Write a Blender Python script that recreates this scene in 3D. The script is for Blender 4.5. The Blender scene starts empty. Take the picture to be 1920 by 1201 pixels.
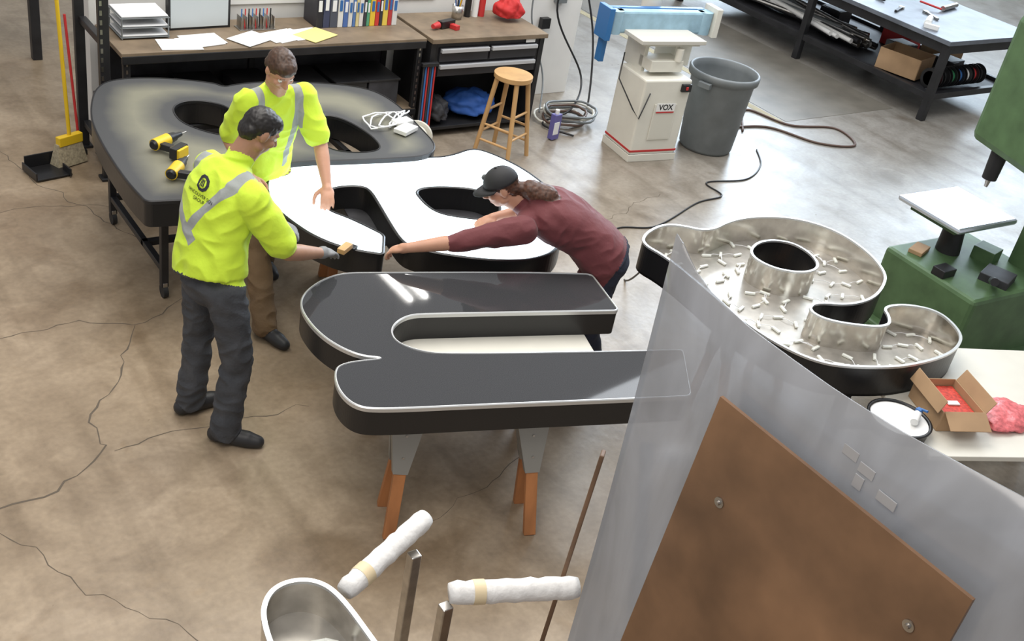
import bpy, bmesh, math, random
import numpy as np
from mathutils import Vector, Matrix, noise
from mathutils.geometry import tessellate_polygon
from mathutils.bvhtree import BVHTree
random.seed(7)
scn=bpy.context.scene
# ------------------------------------------------------------------ materials
MC={}
def mat(name,col,rough=.6,metal=0.,var=0.,scale=6.,bump=0.,bscale=60.,emis=0.,spec=.5,coat=0.,detail=4,stretch=None):
    if name in MC: return MC[name]
    m=bpy.data.materials.new(name); m.use_nodes=True; nt=m.node_tree; N=nt.nodes; L=nt.links
    b=N['Principled BSDF']; col=tuple(col)+(1,)
    b.inputs['Base Color'].default_value=col; b.inputs['Roughness'].default_value=rough; b.inputs['Metallic'].default_value=metal
    b.inputs['Specular IOR Level'].default_value=spec; b.inputs['Coat Weight'].default_value=coat
    tc=N.new('ShaderNodeTexCoord'); mp=N.new('ShaderNodeMapping'); L.new(tc.outputs['Object'],mp.inputs[0])
    if stretch: mp.inputs['Scale'].default_value=stretch
    if var>0:
        n=N.new('ShaderNodeTexNoise'); n.inputs['Scale'].default_value=scale; n.inputs['Detail'].default_value=detail
        L.new(mp.outputs[0],n.inputs['Vector'])
        r=N.new('ShaderNodeValToRGB'); r.color_ramp.elements[0].position=.3; r.color_ramp.elements[1].position=.7
        r.color_ramp.elements[0].color=tuple(max(0,c*(1-var)) for c in col[:3])+(1,)
        r.color_ramp.elements[1].color=tuple(min(1,c*(1+var)) for c in col[:3])+(1,)
        L.new(n.outputs['Fac'],r.inputs[0]); L.new(r.outputs[0],b.inputs['Base Color'])
    if bump>0:
        n2=N.new('ShaderNodeTexNoise'); n2.inputs['Scale'].default_value=bscale; n2.inputs['Detail'].default_value=3
        L.new(mp.outputs[0],n2.inputs['Vector'])
        bp=N.new('ShaderNodeBump'); bp.inputs['Strength'].default_value=bump; bp.inputs['Distance'].default_value=.01
        L.new(n2.outputs['Fac'],bp.inputs['Height']); L.new(bp.outputs[0],b.inputs['Normal'])
    if emis>0:
        b.inputs['Emission Color'].default_value=col; b.inputs['Emission Strength'].default_value=emis
    MC[name]=m; return m
BLACK=mat('black_paint',(.012,.012,.013),.35,bump=.05)
BLACKM=mat('black_metal',(.02,.02,.022),.45,.2,var=.3)
STEEL=mat('brushed_steel',(.50,.48,.45),.3,1,var=.15,scale=20)
ALU=mat('aluminium',(.66,.63,.58),.2,1,var=.22,scale=9)
ALUB=mat('aluminium_base',(.50,.47,.42),.3,.65,var=.25,scale=7)
WHITE=mat('white_plastic',(.8,.8,.78),.4)
CREAM=mat('cream_paint',(.72,.70,.62),.4,var=.04)
PAPER=mat('paper',(.82,.83,.84),.8)
WOODL=mat('stool_wood',(.55,.33,.14),.45,var=.2,scale=5,stretch=(1,1,.2))
WOODO=mat('sawhorse_wood',(.42,.17,.06),.6,var=.25,scale=10,stretch=(1,1,.2))
BENCHW=mat('bench_wood',(.20,.15,.10),.55,var=.25,scale=6)
GREEN=mat('green_machine_paint',(.075,.14,.06),.5,var=.2,scale=7)
GREYP=mat('grey_plastic',(.17,.185,.19),.5,var=.12)
RUBBER=mat('rubber',(.015,.015,.015),.6)
HOSE=mat('hose',(.10,.06,.045),.5)
CARD=mat('cardboard',(.42,.27,.15),.8,var=.1)
RED=mat('red_plastic',(.5,.03,.03),.5)
BLUE=mat('blue_plastic',(.04,.15,.4),.5)
LBLUE=mat('belt_blue',(.30,.46,.56),.6,var=.12,scale=12)
DBLUE=mat('machine_blue',(.03,.15,.38),.4)
YEL=mat('yellow_plastic',(.75,.5,.02),.4)
PINK=mat('pink_film',(.7,.16,.17),.35,var=.3,scale=40,bump=.4,bscale=50)
DARK=mat('dark_clutter',(.03,.03,.035),.6,var=.5)
WRAP=mat('foam_wrap',(.78,.77,.75),.55,var=.08,scale=20,bump=.5,bscale=30)
TAPE=mat('tape',(.75,.62,.4),.5)
# ------------------------------------------------------------------ mesh builder
class Obj:
    def __init__(s,name,M=None):
        s.name=name; s.V=[]; s.F=[]; s.FM=[]; s.FS=[]; s.mats=[]; s.M=M or Matrix()
    def mi(s,m):
        if m not in s.mats: s.mats.append(m)
        return s.mats.index(m)
    def add(s,V,F,m,smooth=False):
        o=len(s.V); k=s.mi(m)
        for v in V: s.V.append(tuple(s.M@Vector(v)))
        for f in F: s.F.append([o+i for i in f]); s.FM.append(k); s.FS.append(smooth)
    def bmadd(s,bm,m,smooth=False):
        bm.verts.ensure_lookup_table(); bm.verts.index_update()
        s.add([v.co[:] for v in bm.verts],[[v.index for v in f.verts] for f in bm.faces],m,smooth); bm.free()
    def box(s,c,d,m,rz=0,bev=0.004,R=None):
        bm=bmesh.new(); bmesh.ops.create_cube(bm,size=1); bmesh.ops.scale(bm,vec=d,verts=bm.verts)
        b=min(bev,min(d)*.45)
        if b>0: bmesh.ops.bevel(bm,geom=list(bm.edges),offset=b,segments=2,affect='EDGES',profile=.5)
        T=Matrix.Translation(c)@(R.to_4x4() if R else Matrix.Rotation(rz,4,'Z'))
        bmesh.ops.transform(bm,matrix=T,verts=bm.verts); s.bmadd(bm,m)
    def cyl(s,a,b,r0,r1,m,n=24,cap=True,smooth=True):
        a=Vector(a); b=Vector(b); d=(b-a).normalized(); x=d.orthogonal().normalized(); y=d.cross(x)
        V=[];F=[]
        for i in range(n):
            t=2*math.pi*i/n; o=x*math.cos(t)+y*math.sin(t); V.append(a+o*r0); V.append(b+o*r1)
        for i in range(n):
            j=(i+1)%n; F.append([2*i,2*j,2*j+1,2*i+1])
        s.add(V,F,m,smooth)
        if cap: s.add([V[2*i] for i in range(n)][::-1],[list(range(n))],m); s.add([V[2*i+1] for i in range(n)],[list(range(n))],m)
    def tube(s,P,r,m,n=8,closed=False):
        P=[Vector(p) for p in P]; V=[];F=[];k=len(P); ref=None
        for i,p in enumerate(P):
            a=P[(i-1)%k] if (closed or i>0) else p; b=P[(i+1)%k] if (closed or i<k-1) else p
            d=(b-a).normalized()
            x=d.orthogonal().normalized() if ref is None else (ref-d*ref.dot(d)).normalized()
            ref=x; y=d.cross(x); rr=r[i] if isinstance(r,(list,tuple)) else r
            for j in range(n):
                t=2*math.pi*j/n; V.append(p+(x*math.cos(t)+y*math.sin(t))*rr)
        for i in range(k if closed else k-1):
            for j in range(n):
                a=i*n+j; b=i*n+(j+1)%n; c=((i+1)%k)*n+(j+1)%n; d=((i+1)%k)*n+j; F.append([a,b,c,d])
        if not closed: F.append(list(range(n))[::-1]); F.append([(k-1)*n+j for j in range(n)])
        s.add(V,F,m,True)
    def sph(s,c,r,m,seg=20,rng=12,R=None):
        bm=bmesh.new(); bmesh.ops.create_uvsphere(bm,u_segments=seg,v_segments=rng,radius=1)
        if not isinstance(r,(tuple,list)): r=(r,r,r)
        bmesh.ops.scale(bm,vec=r,verts=bm.verts)
        bmesh.ops.transform(bm,matrix=Matrix.Translation(c)@(R.to_4x4() if R else Matrix()),verts=bm.verts); s.bmadd(bm,m,True)
    def lathe(s,c,prof,m,n=32):
        V=[];F=[];k=len(prof)
        for i in range(n):
            t=2*math.pi*i/n
            for r,z in prof: V.append((c[0]+r*math.cos(t),c[1]+r*math.sin(t),c[2]+z))
        for i in range(n):
            j=(i+1)%n
            for q in range(k-1): F.append([i*k+q,j*k+q,j*k+q+1,i*k+q+1])
        s.add(V,F,m,True)
    def prism(s,P,z0,z1,m,mside=None,holes=()):
        loops=[[Vector((p[0],p[1],0)) for p in l] for l in [P]+list(holes)]
        flat=[p for l in loops for p in l]; T=tessellate_polygon(loops)
        s.add([(p.x,p.y,z1) for p in flat],[list(t) for t in T],m); s.add([(p.x,p.y,z0) for p in flat],[list(t)[::-1] for t in T],mside or m)
        for l in loops:
            n=len(l); V=[(p.x,p.y,z0) for p in l]+[(p.x,p.y,z1) for p in l]
            s.add(V,[[i,(i+1)%n,n+(i+1)%n,n+i] for i in range(n)],mside or m,False)
    def text(s,body,size,M,m,ext=.0008,align='CENTER',off=0.0):
        c=bpy.data.curves.new('t','FONT'); c.body=body; c.size=size; c.extrude=ext; c.align_x=align; c.align_y='CENTER'; c.offset=off
        o=bpy.data.objects.new('t',c); scn.collection.objects.link(o)
        dg=bpy.context.evaluated_depsgraph_get(); me=bpy.data.meshes.new_from_object(o.evaluated_get(dg))
        s.add([M@v.co for v in me.vertices],[list(p.vertices) for p in me.polygons],m)
        bpy.data.objects.remove(o)
    def finish(s,auto=False):
        me=bpy.data.meshes.new(s.name); me.from_pydata(s.V,[],s.F)
        for m in s.mats: me.materials.append(m)
        me.polygons.foreach_set('material_index',s.FM); me.polygons.foreach_set('use_smooth',s.FS)
        bm=bmesh.new(); bm.from_mesh(me); bmesh.ops.recalc_face_normals(bm,faces=bm.faces); bm.to_mesh(me); bm.free()
        me.update(); ob=bpy.data.objects.new(s.name,me); scn.collection.objects.link(ob); s.ob=ob; return ob
def Rz(x,y,z,deg): return Matrix.Translation((x,y,z))@Matrix.Rotation(math.radians(deg),4,'Z')
def basis(x,y,z): # columns
    return Matrix((x,y,z)).transposed()
# ------------------------------------------------------------------ camera (surveyed position, world in metres, bench along +X)
th=math.radians(31.5); rl=math.radians(10.95); yaw=math.radians(40)
fw=Vector((math.sin(yaw)*math.cos(th),math.cos(yaw)*math.cos(th),-math.sin(th)))
Rw=Vector((math.cos(yaw),-math.sin(yaw),0)); Up=Rw.cross(fw)
cx=Rw*math.cos(rl)+Up*math.sin(rl); cy=-Rw*math.sin(rl)+Up*math.cos(rl)
cd=bpy.data.cameras.new('camera'); cam=bpy.data.objects.new('camera',cd); scn.collection.objects.link(cam)
cd.sensor_width=36; cd.lens=2050/1920*36; cd.clip_start=.05
cam.matrix_world=Matrix.Translation((0,0,3.8))@basis(cx,cy,-fw).to_4x4(); scn.camera=cam
# ------------------------------------------------------------------ floor
def floor_mat():
    m=bpy.data.materials.new('concrete_floor'); m.use_nodes=True; nt=m.node_tree;N=nt.nodes;L=nt.links;b=N['Principled BSDF']
    tc=N.new('ShaderNodeTexCoord')
    def nz(sc,d=5,dist=0,mp=None):
        n=N.new('ShaderNodeTexNoise'); n.inputs['Scale'].default_value=sc;n.inputs['Detail'].default_value=d;n.inputs['Distortion'].default_value=dist
        if mp:
            q=N.new('ShaderNodeMapping'); q.inputs['Scale'].default_value=mp; L.new(tc.outputs['Object'],q.inputs[0]); L.new(q.outputs[0],n.inputs['Vector'])
        else: L.new(tc.outputs['Object'],n.inputs['Vector'])
        return n
    def ramp(n,a,ca,b_,cb):
        r=N.new('ShaderNodeValToRGB'); r.color_ramp.elements[0].position=a; r.color_ramp.elements[0].color=ca+(1,); r.color_ramp.elements[1].position=b_; r.color_ramp.elements[1].color=cb+(1,)
        L.new(n.outputs['Fac'],r.inputs[0]); return r
    def mul(a,b2,f=1.):
        x=N.new('ShaderNodeMix'); x.data_type='RGBA'; x.blend_type='MULTIPLY'; x.inputs[0].default_value=f
        L.new(a,x.inputs[6]); L.new(b2,x.inputs[7]); return x.outputs[2]
    c1=ramp(nz(.8,6,.6),.3,(.295,.225,.152),.72,(.42,.333,.24))
    # greyer towards the machine side
    sx=N.new('ShaderNodeSeparateXYZ'); L.new(tc.outputs['Object'],sx.inputs[0])
    mr=N.new('ShaderNodeMapRange'); mr.inputs[1].default_value=2.5; mr.inputs[2].default_value=8; L.new(sx.outputs[0],mr.inputs[0])
    g=N.new('ShaderNodeMix'); g.data_type='RGBA'; L.new(mr.outputs[0],g.inputs[0]); L.new(c1.outputs[0],g.inputs[6]); g.inputs[7].default_value=(.26,.245,.222,1)
    o=mul(g.outputs[2],ramp(nz(3.2,8,1.2),.35,(.80,.775,.74),.6,(1.03,1.02,1.0)).outputs[0])
    o=mul(o,ramp(nz(30,6),.3,(.88,.88,.88),.7,(1.08,1.08,1.08)).outputs[0])
    o=mul(o,ramp(nz(1.0,5,.3,(4,.35,1)),.32,(.74,.72,.69),.48,(1,1,1)).outputs[0],.9)
    o=mul(o,ramp(nz(1.1,7,.7),.30,(.66,.61,.55),.42,(1,1,1)).outputs[0],.8)
    o=mul(o,ramp(nz(4.2,8,.4),.64,(1,1,1),.78,(.74,.66,.54)).outputs[0],.6)
    L.new(o,b.inputs['Base Color'])
    rr=N.new('ShaderNodeMapRange'); rr.inputs[3].default_value=.2; rr.inputs[4].default_value=.48; L.new(nz(2.2,6,.8).outputs['Fac'],rr.inputs[0]); L.new(rr.outputs[0],b.inputs['Roughness'])
    bp=N.new('ShaderNodeBump'); bp.inputs['Strength'].default_value=.12; bp.inputs['Distance'].default_value=.01; L.new(nz(18,6).outputs['Fac'],bp.inputs['Height']); L.new(bp.outputs[0],b.inputs['Normal'])
    return m
fl=Obj('floor'); FM=floor_mat()
fl.box((9,10,-.1),(32,32,.2),FM,bev=0)
CR=mat('crack',(.12,.095,.07),.8)
def crack(P,w=.006):
    P=[Vector((x/100,y/100,0)) for x,y in P]; Q=[]
    for a,b in zip(P,P[1:]):
        n=max(2,int((b-a).length/.06)); nn=Vector((-(b-a).y,(b-a).x,0)).normalized()
        for i in range(n):
            t=i/n; p=a.lerp(b,t); Q.append(p+nn*(noise.noise(p*5)*.07+random.uniform(-.015,.015)))
    Q.append(P[-1]); V=[];F=[]
    for i,p in enumerate(Q):
        d=(Q[min(i+1,len(Q)-1)]-Q[max(i-1,0)]).normalized(); nn=Vector((-d.y,d.x,0)); ww=w*random.uniform(.25,1)
        V+= [p+nn*ww/2+Vector((0,0,.0008)),p-nn*ww/2+Vector((0,0,.0008))]
    for i in range(len(Q)-1): F.append([2*i,2*i+1,2*i+3,2*i+2])
    fl.add(V,F,CR)
crack([(158,808),(172,745),(210,644)],.009); crack([(101,561),(146,566),(173,550),(204,564),(260,590)],.009)
crack([(173,550),(150,505),(124,470),(128,445),(95,425),(68,420),(30,400)],.013); crack([(128,445),(165,444),(235,440)],.008)
crack([(65,406),(90,355),(118,314),(130,270)],.006); crack([(390,560),(420,520),(520,560),(640,600)],.007); crack([(100,700),(158,715),(210,700)],.006)
crack([(250,330),(330,360),(420,420)],.006)
FY=mat('worn_floor_stripe',(.30,.25,.13),.6,var=.2); MATT=mat('walkway_floor',(.15,.135,.11),.45,var=.2,scale=3)
fl.box((8.97,9.2,.001),(.10,4.4,.002),FY,bev=0); fl.box((9.95,9.5,.0015),(1.8,5.0,.003),MATT,bev=0)
fl.finish()
# ------------------------------------------------------------------ partition wall, far walls
WALL=mat('white_wall',(.72,.71,.68),.7,var=.05,scale=3)
w=Obj('wall_back'); w.box((4.65,8.28,1.3),(4.7,.14,2.6),WALL)
w.box((4.1,8.2,1.5),(2.4,.012,1.0),WHITE)
for i in range(30):
    for j in range(14): w.cyl((2.95+i*.08,8.1935,1.05+j*.07),(2.95+i*.08,8.192,1.05+j*.07),.006,.006,BLACK,6)
w.box((6.7,8.18,1.0),(.12,.06,.12),GREYP); w.cyl((6.7,8.19,1.0),(6.7,8.19,2.5),.012,.012,STEEL); w.box((6.55,8.17,.75),(.1,.06,.1),BLACK); w.finish()
w=Obj('wall_right'); FARW=mat('far_wall',(.5,.5,.48),.8); w.box((21,10,4.3),(.2,30,8.6),FARW); w.finish()
w=Obj('wall_far'); w.box((9,25,4.3),(24,.2,8.6),FARW); w.finish()
WG=mat('window_daylight',(.72,.86,1.0),.5,emis=11)
for i,(y0,y1) in enumerate([(9,13.5),(14.5,20)]):
    q=Obj('window_%d'%(i+1)); q.box((20.86,(y0+y1)/2,5.6),(.04,y1-y0,4.6),WG)
    for k in range(5): q.box((20.82,y0+(y1-y0)*k/4,5.6),(.06,.08,4.7),BLACKM)
    q.box((20.82,(y0+y1)/2,5.6),(.06,y1-y0,.08),BLACKM); q.finish()
# ------------------------------------------------------------------ channel letters
def smooth_loop(P,it=3):
    P=[(Vector((p[0]/100,p[1]/100,0)),len(p)>2) for p in P]
    for k in range(it):
        Q=[];n=len(P)
        for i,(p,s) in enumerate(P):
            a=P[i-1][0]; b=P[(i+1)%n][0]; la=(a-p).length; lb=(b-p).length
            r=(.02 if s else 1e9)/(1.0+k*1.2)
            da=min(la*.25,r); db=min(lb*.25,r)
            Q.append((p+(a-p)*da/la,s)); Q.append((p+(b-p)*db/lb,s))
        P=Q
    P=[p for p,_ in P]; out=[]
    for p in P:
        if not out or (p-out[-1]).length>.002: out.append(p)
    return out
def area(P): return sum(P[i-1].x*P[i].y-P[i].x*P[i-1].y for i in range(len(P)))/2
def offset(P,d): # positive = towards the left of travel
    Q=[];n=len(P)
    for i in range(n):
        a=(P[i]-P[i-1]).normalized(); b=(P[(i+1)%n]-P[i]).normalized(); t=(a+b)
        if t.length<1e-6: t=a
        t.normalize(); nn=Vector((-t.y,t.x,0)); c=max(.5,abs(t.dot(a))); Q.append(P[i]+nn*d/c)
    return Q
def ring(g,A,B,zA,zB,m,smooth=False):
    n=len(A); g.add([(p.x,p.y,zA) for p in A]+[(p.x,p.y,zB) for p in B],[[i,(i+1)%n,n+(i+1)%n,n+i] for i in range(n)],m,smooth)
def channel_letter(name,outer,holes,zt,depth,face,ret,trim,tw=.012):
    g=Obj(name); o=smooth_loop(outer); hs=[smooth_loop(h) for h in holes]
    if area(o)<0: o.reverse()
    for h in hs:
        if area(h)>0: h.reverse()
    fo=offset(o,tw*.8); fh=[offset(h,tw*.8) for h in hs]
    loops=[fo]+fh; flat=[p for l in loops for p in l]
    g.add([(p.x,p.y,zt) for p in flat],[list(t) for t in tessellate_polygon(loops)],face)
    loops=[o]+hs; flat=[p for l in loops for p in l]
    g.add([(p.x,p.y,zt-depth) for p in flat],[list(t) for t in tessellate_polygon(loops)],ret)
    for l in loops:
        a=offset(l,-.003); b=offset(l,tw); c=offset(l,tw*.25); d=offset(l,tw*.75)
        ring(g,l,l,zt-depth,zt-.015,ret); ring(g,a,a,zt-.018,zt+.001,trim); ring(g,l,a,zt-.018,zt-.018,trim); ring(g,a,c,zt+.001,zt+.005,trim); ring(g,c,d,zt+.005,zt+.005,trim); ring(g,d,b,zt+.005,zt-.002,trim)
    return g
FACE=mat('charcoal_face',(.042,.043,.046),.035,var=.3,scale=300)
TRIM=mat('silver_trim',(.62,.63,.63),.35,.6)
m_out=[(233,366,1),(224,371),(218,380),(214,392),(213,406),(215,421),(222,432),(236,441),(250,444),(267,439),(353,411),(386,398,1),(376,360,1),(273,393),(263,395),(253,391),(247,384),(246,375),(253,365),(264,358),(360,325),(385,317,1),(360,283,1),(326,294),(256,317),(212,331),(203,337),(201,349),(205,363),(212,370)]
g=channel_letter('channel_letter',m_out,[],.82,.15,FACE,BLACK,TRIM,.008)
g.finish()
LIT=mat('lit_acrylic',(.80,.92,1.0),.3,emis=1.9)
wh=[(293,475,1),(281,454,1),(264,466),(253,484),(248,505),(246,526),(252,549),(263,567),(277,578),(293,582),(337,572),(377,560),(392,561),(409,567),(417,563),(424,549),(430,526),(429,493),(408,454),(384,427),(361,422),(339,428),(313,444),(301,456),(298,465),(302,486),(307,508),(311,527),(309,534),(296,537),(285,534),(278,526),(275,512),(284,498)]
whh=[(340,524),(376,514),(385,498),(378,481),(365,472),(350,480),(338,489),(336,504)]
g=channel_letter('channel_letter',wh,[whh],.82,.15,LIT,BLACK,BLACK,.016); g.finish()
# worn grey letter: sprayed edge, cream middle through a distance attribute
Bo=[(190,682),(202,710),(218,721),(248,718),(280,703),(284,694),(293,697),(317,699),(355,690),(387,674),(394,647),(391,613),(383,556),(331,561),(264,574),(201,539,1),(179,543,1),(177,567),(178,610),(182,653)]
Bh1=[(236,664),(247,675),(261,674),(275,660),(271,634),(258,611),(235,637)]
Bh2=[(329,635),(342,628),(349,595),(344,570),(309,578),(312,610)]
def spray_mat():
    m=bpy.data.materials.new('overspray_face'); m.use_nodes=True; N=m.node_tree.nodes;L=m.node_tree.links;b=N['Principled BSDF']
    at=N.new('ShaderNodeAttribute'); at.attribute_name='edge_dist'; n=N.new('ShaderNodeTexNoise'); n.inputs['Scale'].default_value=2.2; n.inputs['Detail'].default_value=5
    tc=N.new('ShaderNodeTexCoord'); L.new(tc.outputs['Object'],n.inputs['Vector'])
    ma=N.new('ShaderNodeMath'); ma.operation='MULTIPLY_ADD'; L.new(n.outputs['Fac'],ma.inputs[0]); ma.inputs[1].default_value=.22; L.new(at.outputs['Fac'],ma.inputs[2])
    r=N.new('ShaderNodeValToRGB'); e=r.color_ramp.elements; e[0].position=.18; e[0].color=(.055,.057,.06,1); e[1].position=.36; e[1].color=(.20,.195,.145,1); L.new(ma.outputs[0],r.inputs[0]); L.new(r.outputs[0],b.inputs['Base Color']); b.inputs['Roughness'].default_value=.5
    return m
SPR=spray_mat()
g=channel_letter('channel_letter',Bo,[Bh1,Bh2],.85,.16,SPR,BLACK,BLACKM,.008)
ob=g.finish()
me=ob.data; bm=bmesh.new(); bm.from_mesh(me); si=[i for i,m in enumerate(me.materials) if m==SPR][0]
for k in range(6):
    ed=[e for e in bm.edges if e.calc_length()>.05 and all(f.material_index==si for f in e.link_faces) and len(e.link_faces)>0]
    if not ed: break
    bmesh.ops.subdivide_edges(bm,edges=ed,cuts=1); bmesh.ops.triangulate(bm,faces=[f for f in bm.faces if len(f.verts)>3 and f.material_index==si])
bm.to_mesh(me); bm.free()
co=np.array([v.co[:2] for v in me.vertices]); dm=np.full(len(co),9.)
for l in [smooth_loop(Bo),smooth_loop(Bh1),smooth_loop(Bh2)]:
    A=np.array([p[:2] for p in l]); Bq=np.roll(A,-1,0)
    for a,b in zip(A,Bq):
        d=b-a; t=np.clip(((co-a)@d)/max(d@d,1e-9),0,1); dm=np.minimum(dm,np.hypot(*(co-a-t[:,None]*d).T))
at=me.attributes.new('edge_dist','FLOAT','POINT'); at.data.foreach_set('value',dm.astype(np.float32))
# open aluminium letter tray
al=[(427,405),(438,415),(457,421),(469,417),(482,404),(509,412),(536,410),(560,399),(574,378),(572,349),(560,325),(544,314),(524,306),(502,306),(484,316),(473,311),(476,299),(495,286),(508,282),(516,288),(522,298),(540,295),(555,282),(549,263),(538,253),(517,247),(482,249),(457,258),(437,269),(427,291),(425,322),(429,356),(431,387)]
alh=[(487,374),(508,384),(527,377),(529,360),(520,345),(503,344),(488,356)]
g=Obj('open_channel_letter'); o=smooth_loop(al); h=smooth_loop(alh)
if area(o)<0:o.reverse()
if area(h)>0:h.reverse()
g.prism(o,.725,.74,ALUB,BLACK,[h])
for l in (o,h):
    i2=offset(l,.006); ring(g,l,l,.725,.915,BLACK); ring(g,i2,i2,.74,.915,ALU,True); r0=offset(l,-.004); r1=offset(l,.012)
    ring(g,r0,r1,.917,.917,TRIM); ring(g,r0,r0,.905,.917,TRIM); ring(g,r1,r1,.905,.917,TRIM)
def inside(p,P):
    c=False
    for i in range(len(P)):
        a,b=P[i-1],P[i]
        if (a.y>p.y)!=(b.y>p.y) and p.x<(b.x-a.x)*(p.y-a.y)/(b.y-a.y)+a.x: c=not c
    return c
LED=mat('led_module',(.80,.82,.76),.4); prev=[]
for t in range(1500):
    p=Vector((random.uniform(4.25,5.75),random.uniform(2.45,4.2),0))
    if not inside(p,o) or inside(p,h): continue
    dd=min(min((p-q).length for q in o),min((p-q).length for q in h))
    if dd<.035: continue
    if any((p-q).length<.095 for q in prev): continue
    prev.append(p); a=random.uniform(0,180)
    g.box((p.x,p.y,.748),(.062,.018,.014),LED,math.radians(a),.003)
for a in prev:
    nb=sorted(prev,key=lambda q:(q-a).length)[1:2]
    for q in nb: g.tube([(a.x,a.y,.748),((a.x+q.x)/2+random.uniform(-.015,.015),(a.y+q.y)/2,.757),(q.x,q.y,.748)],.002,PAPER,5)
g.finish()
# ------------------------------------------------------------------ saw horses and tables carrying the letters
BRK=mat('bracket_grey',(.33,.33,.31),.45,.5)
def sawhorse(x,y,deg,L,h,name='sawhorse'):
    g=Obj(name,Rz(x,y,0,deg)); g.box((0,0,h-.045),(L,.04,.09),WOODO)
    for sx in (-1,1):
        for sy in (-1,1):
            a=Vector((sx*(L/2-.07),sy*.02,h-.06)); b=Vector((sx*(L/2-.02),sy*(.17 if sy<0 else .07),0)); d=(b-a).normalized(); y_=Vector((0,1,0)); x_=y_.cross(-d).normalized(); y2=(-d).cross(x_)
            mid=(a+b)/2; g.box(mid,(.06,.035,(b-a).length),WOODO,R=basis(x_,y2,-d),bev=.003)
            t0=a-d*.03; t1=a+d*.26; V=[]
            for c,wd in ((t0,.085),(t1,.036)):
                for ux,uy in ((-1,-1),(1,-1),(1,1),(-1,1)): V.append(c+x_*ux*wd+y2*uy*.022)
            g.add(V,[[0,1,2,3],[7,6,5,4],[0,4,5,1],[1,5,6,2],[2,6,7,3],[3,7,4,0]],BRK)
            for q in (.3,.7): g.cyl(t0.lerp(t1,q)+y2*sy*.022,t0.lerp(t1,q)+y2*sy*.026,.006,.006,STEEL,8)
    g.finish()
sawhorse(2.65,3.32,-22,.76,.655); sawhorse(3.05,4.08,-20,.9,.655)
g=Obj('work_table',Rz(2.98,3.72,0,-18)); g.box((.08,0,.662),(1.05,.78,.012),CREAM); g.finish()
sawhorse(3.35,5.1,-14,.8,.655); sawhorse(3.45,5.5,-14,.9,.655)
g=Obj('work_table',Rz(3.45,5.1,0,-12)); g.box((0,0,.662),(1.0,.6,.012),DARK); g.finish()
# cart under worn letter
g=Obj('steel_cart')
for x,y in [(2.0,5.75),(2.0,6.75),(3.4,6.75),(3.4,6.1)]:
    g.box((x,y,.38),(.045,.045,.60),BLACKM); g.cyl((x-.015,y,.045),(x+.015,y,.045),.045,.045,RUBBER); g.box((x,y,.09),(.03,.05,.04),STEEL)
for z in (.2,.66):
    g.box((2.7,6.75,z),(1.44,.04,.04),BLACKM); g.box((2.7,6.1,z),(1.44,.04,.04),BLACKM); g.box((2.0,6.25,z),(.04,1.0,.04),BLACKM); g.box((3.4,6.42,z),(.04,.65,.04),BLACKM)
g.finish()
# table under open letter
g=Obj('work_table',Rz(5.458,2.205,0,-24))
g.box((0,0,.708),(1.5,1.0,.03),CREAM)
for sx in (-.68,.68):
    for sy in (-.43,.43): g.box((sx,sy,.345),(.06,.06,.69),BLACKM)
g.box((0,-.43,.2),(1.4,.05,.05),BLACKM); g.box((0,.43,.2),(1.4,.05,.05),BLACKM); g.finish()
sawhorse(4.85,3.55,10,.7,.722)
g=Obj('bucket'); g.lathe((4.58,2.29,.725),[(0,.0),(.155,0),(.16,.05),(.165,.055),(.168,.066),(.152,.068),(.150,.055)],BLACK); g.cyl((4.58,2.29,.728),(4.58,2.29,.782),.149,.150,WHITE,40); g.finish()
g=Obj('spray_bottle'); g.cyl((4.60,2.22,.807),(4.68,2.26,.81),.02,.02,WHITE); g.box((4.69,2.265,.82),(.03,.03,.03),BLUE); g.cyl((4.70,2.265,.83),(4.70,2.225,.84),.007,.007,BLUE,8); g.finish()
M=Rz(4.95,2.27,.725,-24)
g=Obj('cardboard_box',M)
g.box((0,0,.004),(.24,.30,.008),CARD); REDB=mat('red_parts',(.55,.05,.03),.6,var=.35,scale=60)
for sx in (-1,1): g.box((sx*.12,0,.06),(.006,.30,.12),CARD)
for sy in (-1,1): g.box((0,sy*.15,.06),(.24,.006,.12),CARD)
g.box((0,0,.05),(.225,.285,.06),REDB); g.box((0,-.20,.10),(.24,.11,.005),CARD,R=Matrix.Rotation(.5,3,'X')); g.box((-.14,0,.15),(.08,.30,.005),CARD,R=Matrix.Rotation(-1.2,3,'Y')); g.box((.145,0,.15),(.08,.3,.005),CARD,R=Matrix.Rotation(-1.1,3,'Y')); g.box((.02,-.02,.085),(.07,.035,.01),PAPER)
g.finish()
def blob(name,c,r,m,amp=.25,fr=6,seg=28,flat=True):
    g=Obj(name); g.sph((0,0,0),1,m,seg*2,seg)
    V=[]
    for v in g.V:
        v=Vector(v); k=1+amp*noise.noise(v*fr*.35+Vector(c)*3)+amp*.4*noise.noise(v*fr+Vector(c))
        p=Vector((v.x*r[0]*k,v.y*r[1]*k,v.z*r[2]*k))
        if flat: p.z=max(p.z,-r[2]*.35)
        V.append(tuple(p+Vector(c)))
    g.V=V; return g.finish()
blob('plastic_bag',(5.26,2.10,.742),(.19,.13,.04),PINK)
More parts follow.
